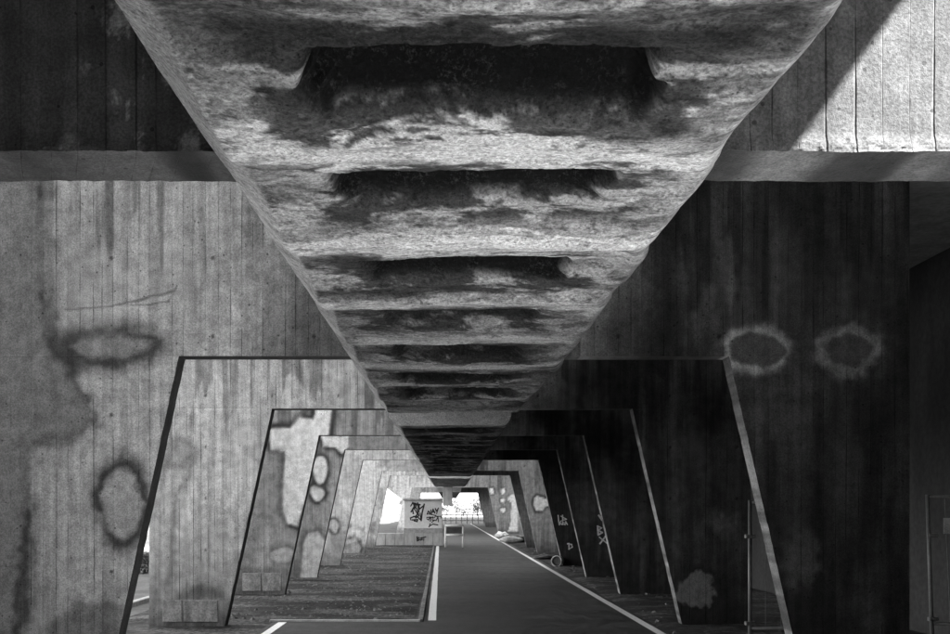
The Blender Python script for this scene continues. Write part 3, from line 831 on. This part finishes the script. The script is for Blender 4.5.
tagC = [cz(q) for q in ([(135, 530), (138, 560)], [(132, 530), (152, 535), (140, 545), (155, 552), (136, 562)], [(160, 540), (172, 535), (176, 550), (164, 556), (160, 540)], [(178, 535), (204, 530)], [(190, 533), (188, 556)])]
strokes('graffiti', tagA, D + 0.1, root, M_BLACK, 0.055)
strokes('graffiti', tagB, D + 0.1, root, M_BLACK, 0.048)
strokes('graffiti', tagC, D, root, M_BLACK, 0.05)

# white scrawls on the right legs
def cq(pts): return [(460 + a / 6.343, 490 + b / 6.343) for a, b in pts]
strokes('graffiti', [cq(q) for q in ([(622, 160), (625, 190)], [(640, 165), (675, 185), (648, 192)], [(650, 160), (652, 192)], [(625, 195), (630, 220)], [(640, 196), (632, 208), (646, 218)], [(650, 198), (650, 218), (662, 216)], [(650, 207), (660, 206)], [(666, 220), (670, 198), (680, 218)])], 29.5, frames[5], M_SPRAYW, 0.030, 0.014)
strokes('graffiti', [cq(q) for q in ([(690, 338), (692, 375)], [(682, 340), (708, 345), (712, 362), (688, 374)])], 29.5, frames[5], M_SPRAYW, 0.030, 0.014)
def cr(pts): return [(460 + a / 3.445, 450 + b / 3.445) for a, b in pts]
strokes('graffiti', [cr(q) for q in ([(474, 262), (476, 290)], [(474, 262), (488, 268), (476, 276), (490, 284), (476, 292)], [(480, 300), (505, 320)], [(500, 298), (482, 322)], [(478, 225), (488, 240)])], 24.4, frames[4], M_SPRAYW, 0.035, 0.014)

# ------------------------------------------------------------ bicycle barrier on the path
D = 44.0
(xa, zt), (xb, zb) = PX(445.5, 525.5, D), PX(463, 547, D)
root = empty('bicycle_barrier', ((xa + xb) / 2, D, 0))
tag(root, 'white tube bicycle barrier with dark board, standing on the path', 'barrier')
for x in (xa, xb):
    put(MB().tube([(x, D, -0.05), (x, D, zt - 0.05)], 0.038, 10), 'post', M_WTUBE, root, True)
put(MB().tube([(xa - 0.03, D, zt), (xb + 0.03, D, zt)], 0.04, 10), 'top_rail', M_WTUBE, root, True)
put(MB().tube([(xa, D, 0.52), (xb, D, 0.52)], 0.045, 10), 'mid_rail', M_WTUBE, root, True)
put(MB().box(xa + 0.05, xb - 0.05, D - 0.02, D + 0.02, 0.60, zt - 0.06, 0.005), 'board', M_DARKSTEEL, root)

# ------------------------------------------------------------ site fence panels on the right
def fence(x0, x1, y, h, lean, label, sign=False):
    root = empty('site_fence_panel', (x0, y, 0))
    tag(root, label, 'fence', 'site fence panels on the right')
    put(MB().tube([(x0, y, 0.0), (x0 + lean, y, h)], 0.021, 10), 'post', M_STEEL, root, True)
    put(MB().tube([(x1, y, 0.0), (x1 + lean, y, h)], 0.021, 10), 'post', M_STEEL, root, True)
    put(MB().tube([(x0 + lean, y, h - 0.02), (x1 + lean, y, h - 0.02)], 0.019, 10), 'top_rail', M_STEEL, root, True)
    put(MB().tube([(x0, y, 0.42), (x1, y, 0.42)], 0.019, 10), 'bottom_rail', M_STEEL, root, True)
    n = int((x1 - x0) / 0.16)
    for i in range(1, n):
        x = x0 + (x1 - x0) * i / n
        put(MB().tube([(x, y, 0.43), (x + lean, y, h - 0.03)], 0.0025, 5), 'wire', M_STEEL, root)
    for z in (0.14, 0.42):
        put(MB().box(x0 - 0.05, x0 + 0.05, y - 0.03, y + 0.03, z * 3.2, z * 3.2 + 0.04, 0.004), 'clamp', M_STEEL, root)
    put(MB().box(x0 - 0.11, x0 + 0.11, y - 0.3, y + 0.3, 0.0, 0.13, 0.02), 'foot', M_KERB, root)
    if sign:
        sg = put(MB().box(x0 + 0.10, x0 + 0.42, y - 0.03, y - 0.022, 1.38, 1.55, 0.002), 'sign_plate', M_KERB, root)
x0 = PX(750, 0, 10.6)[0]
fence(x0, x0 + 1.6, 10.6, CH + 8.5 * 10.6 / F + 0.0, 0.0, 'steel site fence panel half hidden behind the leg with eye-shaped stains')
x0 = PX(933, 0, 11.0)[0]
fence(x0, x0 + 1.1, 11.0, CH + 14 * 11.0 / F, -0.06, 'steel site fence panel with small sign at the far right edge', True)

# ------------------------------------------------------------ rubbish by the right legs
def lump(name, x, y, rx, ry, rz, mat, seed, label, cat):
    nu, nv = 22, 12
    v = []; f = []
    for j in range(nv + 1):
        th = math.pi * j / nv
        for i in range(nu):
            ph = 2 * math.pi * i / nu
            a = np.array([math.sin(th) * math.cos(ph)]), np.array([math.sin(th) * math.sin(ph)]), math.cos(th)
            r = 0.65 + 0.7 * float(fbm(a[0] * 2.2 + seed, a[1] * 2.2 + a[2] * 1.7, seed, 4)[0])
            v.append((float(a[0][0]) * rx * r, float(a[1][0]) * ry * r, max(-0.02, (a[2] * 0.5 + 0.45) * rz * r)))
    for j in range(nv):
        for i in range(nu):
            i2 = (i + 1) % nu
            f.append((j * nu + i, (j + 1) * nu + i, (j + 1) * nu + i2, j * nu + i2))
    o = mesh_obj(name, v, f, mat, None, None, False)
    o.location = (x, y, 0.015)
    tag(o, label, cat, 'rubbish by the right legs')
    return o
def gp(px, py):
    d = F * CH / (py - VY); return ((px - VX) * d / F, d)
x, y = gp(500, 538); lump('rubbish_sack', x + .1, y, 0.38, 0.4, 0.36, M_BAG, 3, 'small pale plastic sack left of the rubbish heap by the path', 'sack')
x, y = gp(511, 543); lump('rubbish_sack', x, y, 0.55, 0.35, 0.32, M_BAG, 6, 'long pale plastic sack lying in the middle of the rubbish', 'sack')
x, y = gp(519, 543); lump('rubbish_sack', x + .05, y + .3, 0.42, 0.35, 0.36, M_DBAG, 9, 'dark plastic sack beside the far right legs', 'sack')
x, y = gp(545, 560); lump('rubbish_sack', x, y + .3, 0.35, 0.25, 0.16, M_DBAG, 12, 'flat dark plastic sack next to the white bucket', 'sack')
# bucket lying on its side
x, y = gp(556.5, 566.5)
root = empty('bucket', (x, y, 0.0))
tag(root, 'white plastic bucket lying on its side by a right leg', 'bucket', 'rubbish by the right legs')
mb = MB(); seg = 24
prof = [(0.0, 0.30), (0.125, 0.30), (0.15, 0.0), (0.158, 0.0), (0.158, -0.012), (0.142, -0.012), (0.118, 0.285), (0.0, 0.285)]
for r_, l_ in prof:
    for k in range(seg):
        a = 2 * math.pi * k / seg
        mb.v.append((r_ * math.cos(a), l_, 0.158 + r_ * math.sin(a)))
for i in range(len(prof) - 1):
    for k in range(seg):
        k2 = (k + 1) % seg
        mb.f.append((i * seg + k, i * seg + k2, (i + 1) * seg + k2, (i + 1) * seg + k))
mb.build('body', M_WTUBE, root, True)
MB().tube([(0.155 * math.cos(a), -0.03 - 0.10 * math.sin(a - math.pi), 0.158 + 0.155 * math.sin(a)) for a in [math.pi + math.pi * i / 14 for i in range(15)]], 0.004, 6).build('handle', M_STEEL, root)
mb = MB(); mb.v = [(0.138 * math.cos(2 * math.pi * k / 24), 0.03, 0.158 + 0.138 * math.sin(2 * math.pi * k / 24)) for k in range(24)] + [(0.10 * math.cos(2 * math.pi * k / 24), 0.06, 0.150 + 0.10 * math.sin(2 * math.pi * k / 24)) for k in range(24)]
mb.f = [(k, (k + 1) % 24, 24 + (k + 1) % 24, 24 + k) for k in range(24)] + [tuple(range(24, 48))]
mb.build('mouth_shade', M_DARKSTEEL, root)  # dark disc standing in for the shade inside the bucket
root.rotation_euler.z = R(-25)

# ------------------------------------------------------------ far railing across the path end
root = empty('railing', (1.2, 113, 0))
tag(root, 'pale metal railing across the far end of the path', 'railing')
for i in range(9):
    x = -1.0 + i * 0.6
    put(MB().box(x - 0.04, x + 0.04, 112.96, 113.04, -0.05, 0.98, 0.005), 'post', M_STEEL, root)
for z in (0.35, 0.66, 1.0):
    put(MB().box(-1.05, 3.85, 112.93, 112.955, z - 0.05, z + 0.03, 0.005), 'rail', M_STEEL, root)

# ------------------------------------------------------------ loose stones and leaf litter on the bare earth (uncountable)
rng = np.random.default_rng(4)
sv = []; sf = []
base_v = np.array([(-1, -.8, 0), (1, -.9, 0), (.9, .9, 0), (-.9, 1, 0), (-.5, -.5, .8), (.6, -.4, 1), (.4, .6, .7), (-.6, .4, .9)])
base_f = [(0, 1, 5, 4), (1, 2, 6, 5), (2, 3, 7, 6), (3, 0, 4, 7), (4, 5, 6, 7)]
def stones(n, x0, x1, y0, y1, smin, smax):
    for i in range(n):
        x = rng.uniform(x0, x1); y = y0 + (y1 - y0) * rng.random() ** 1.3
        s = smin + (smax - smin) * rng.random() ** 4
        a = rng.uniform(0, 6.28); ca, sa = math.cos(a), math.sin(a)
        b = base_v * s * rng.uniform(0.6, 1.2, (8, 3)); b[:4, 2] = -0.01
        k = len(sv)
        for p in b: sv.append((x + p[0] * ca - p[1] * sa, y + p[0] * sa + p[1] * ca, 0.012 + p[2] * 0.8))
        sf.extend([tuple(k + q for q in ff) for ff in base_f])
stones(2600, -4.6, -0.6, 15.2, 45, 0.006, 0.045)
stones(900, 2.98, 4.6, 9, 60, 0.006, 0.06)
tag(mesh_obj('loose_stones', sv, sf, M_STONE), 'small loose stones scattered on the bare earth', 'stones', kind='stuff')

# ------------------------------------------------------------ bushes and trees outside
def leaves(n, cx, cy, cz_, rx, ry, rz, size, seed, clumps=14):
    g = np.random.default_rng(seed)
    cc = g.normal(size=(clumps, 3)); cc /= np.linalg.norm(cc, axis=1)[:, None]
    cc *= g.uniform(0.3, 0.85, (clumps, 1))
    v = []; f = []
    for i in range(n):
        c = cc[g.integers(clumps)]
        p = c + g.normal(size=3) * 0.22
        p = p * (rx, ry, rz) + (cx, cy, cz_)
        if p[2] < 0.05: continue
        a = g.normal(size=3); a /= np.linalg.norm(a); b = np.cross(a, g.normal(size=3)); b /= np.linalg.norm(b)
        s = size * g.uniform(0.6, 1.3); k = len(v)
        v += [tuple(p - a * s), tuple(p + b * s * .5), tuple(p + a * s), tuple(p - b * s * .5)]
        f.append((k, k + 1, k + 2, k + 3))
    return v, f
def bush(x, y, w, h, seed, label):
    root = empty('bush', (x, y, 0)); tag(root, label, 'bush', 'bushes beyond the road')
    v, f = leaves(2600, 0, 0, h * 0.5, w, w * 0.8, h * 0.55, 0.035, seed)
    mesh_obj('foliage', v, f, M_LEAF, root)
    mb = MB()
    for i in range(5):
        a = i * 1.3
        mb.tube([(0.1 * math.cos(a), 0.1 * math.sin(a), -0.05), (w * .4 * math.cos(a), w * .3 * math.sin(a), h * .6)], 0.03, 6, 0.01)
    mb.build('stem', M_BARK, root)
bush(-7.9, 26.5, 0.55, 0.5, 1, 'low dark bush seen through the gap past the left legs')
bush(-9.2, 28.2, 0.7, 0.7, 2, 'larger bush left of the low one, beyond the left legs')

def tree(x, y, h, w, seed, label):
    root = empty('tree', (x, y, 0)); tag(root, label, 'tree', 'sunlit trees beyond the railing')
    v, f = leaves(2200, 0, 0, h * 0.6, w, w, h * 0.45, 0.28, seed, 18)
    mesh_obj('crown', v, f, M_PALELEAF, root)
    mb = MB().tube([(0, 0, -0.1), (0.1, 0, h * .3), (0, 0.1, h * .75)], 0.16, 8, 0.05)
    for i in range(4):
        a = i * 1.6 + seed
        mb.tube([(0.06, 0, h * .3), (w * .5 * math.cos(a), w * .5 * math.sin(a), h * .65)], 0.07, 6, 0.02)
    mb.build('trunk', M_BARK, root)
for i, (x, y, h, w) in enumerate(((-9, 235, 4.6, 3.0), (-4.2, 228, 3.6, 2.4), (-0.5, 240, 4.8, 3.2), (3.2, 232, 3.4, 2.2), (6.5, 236, 4.4, 2.8), (10.5, 230, 5.0, 3.0))):
    tree(x, y, h, w, 20 + i, ['leftmost', 'second', 'third', 'fourth', 'fifth', 'rightmost'][i] + ' sunlit tree from the left beyond the far railing')
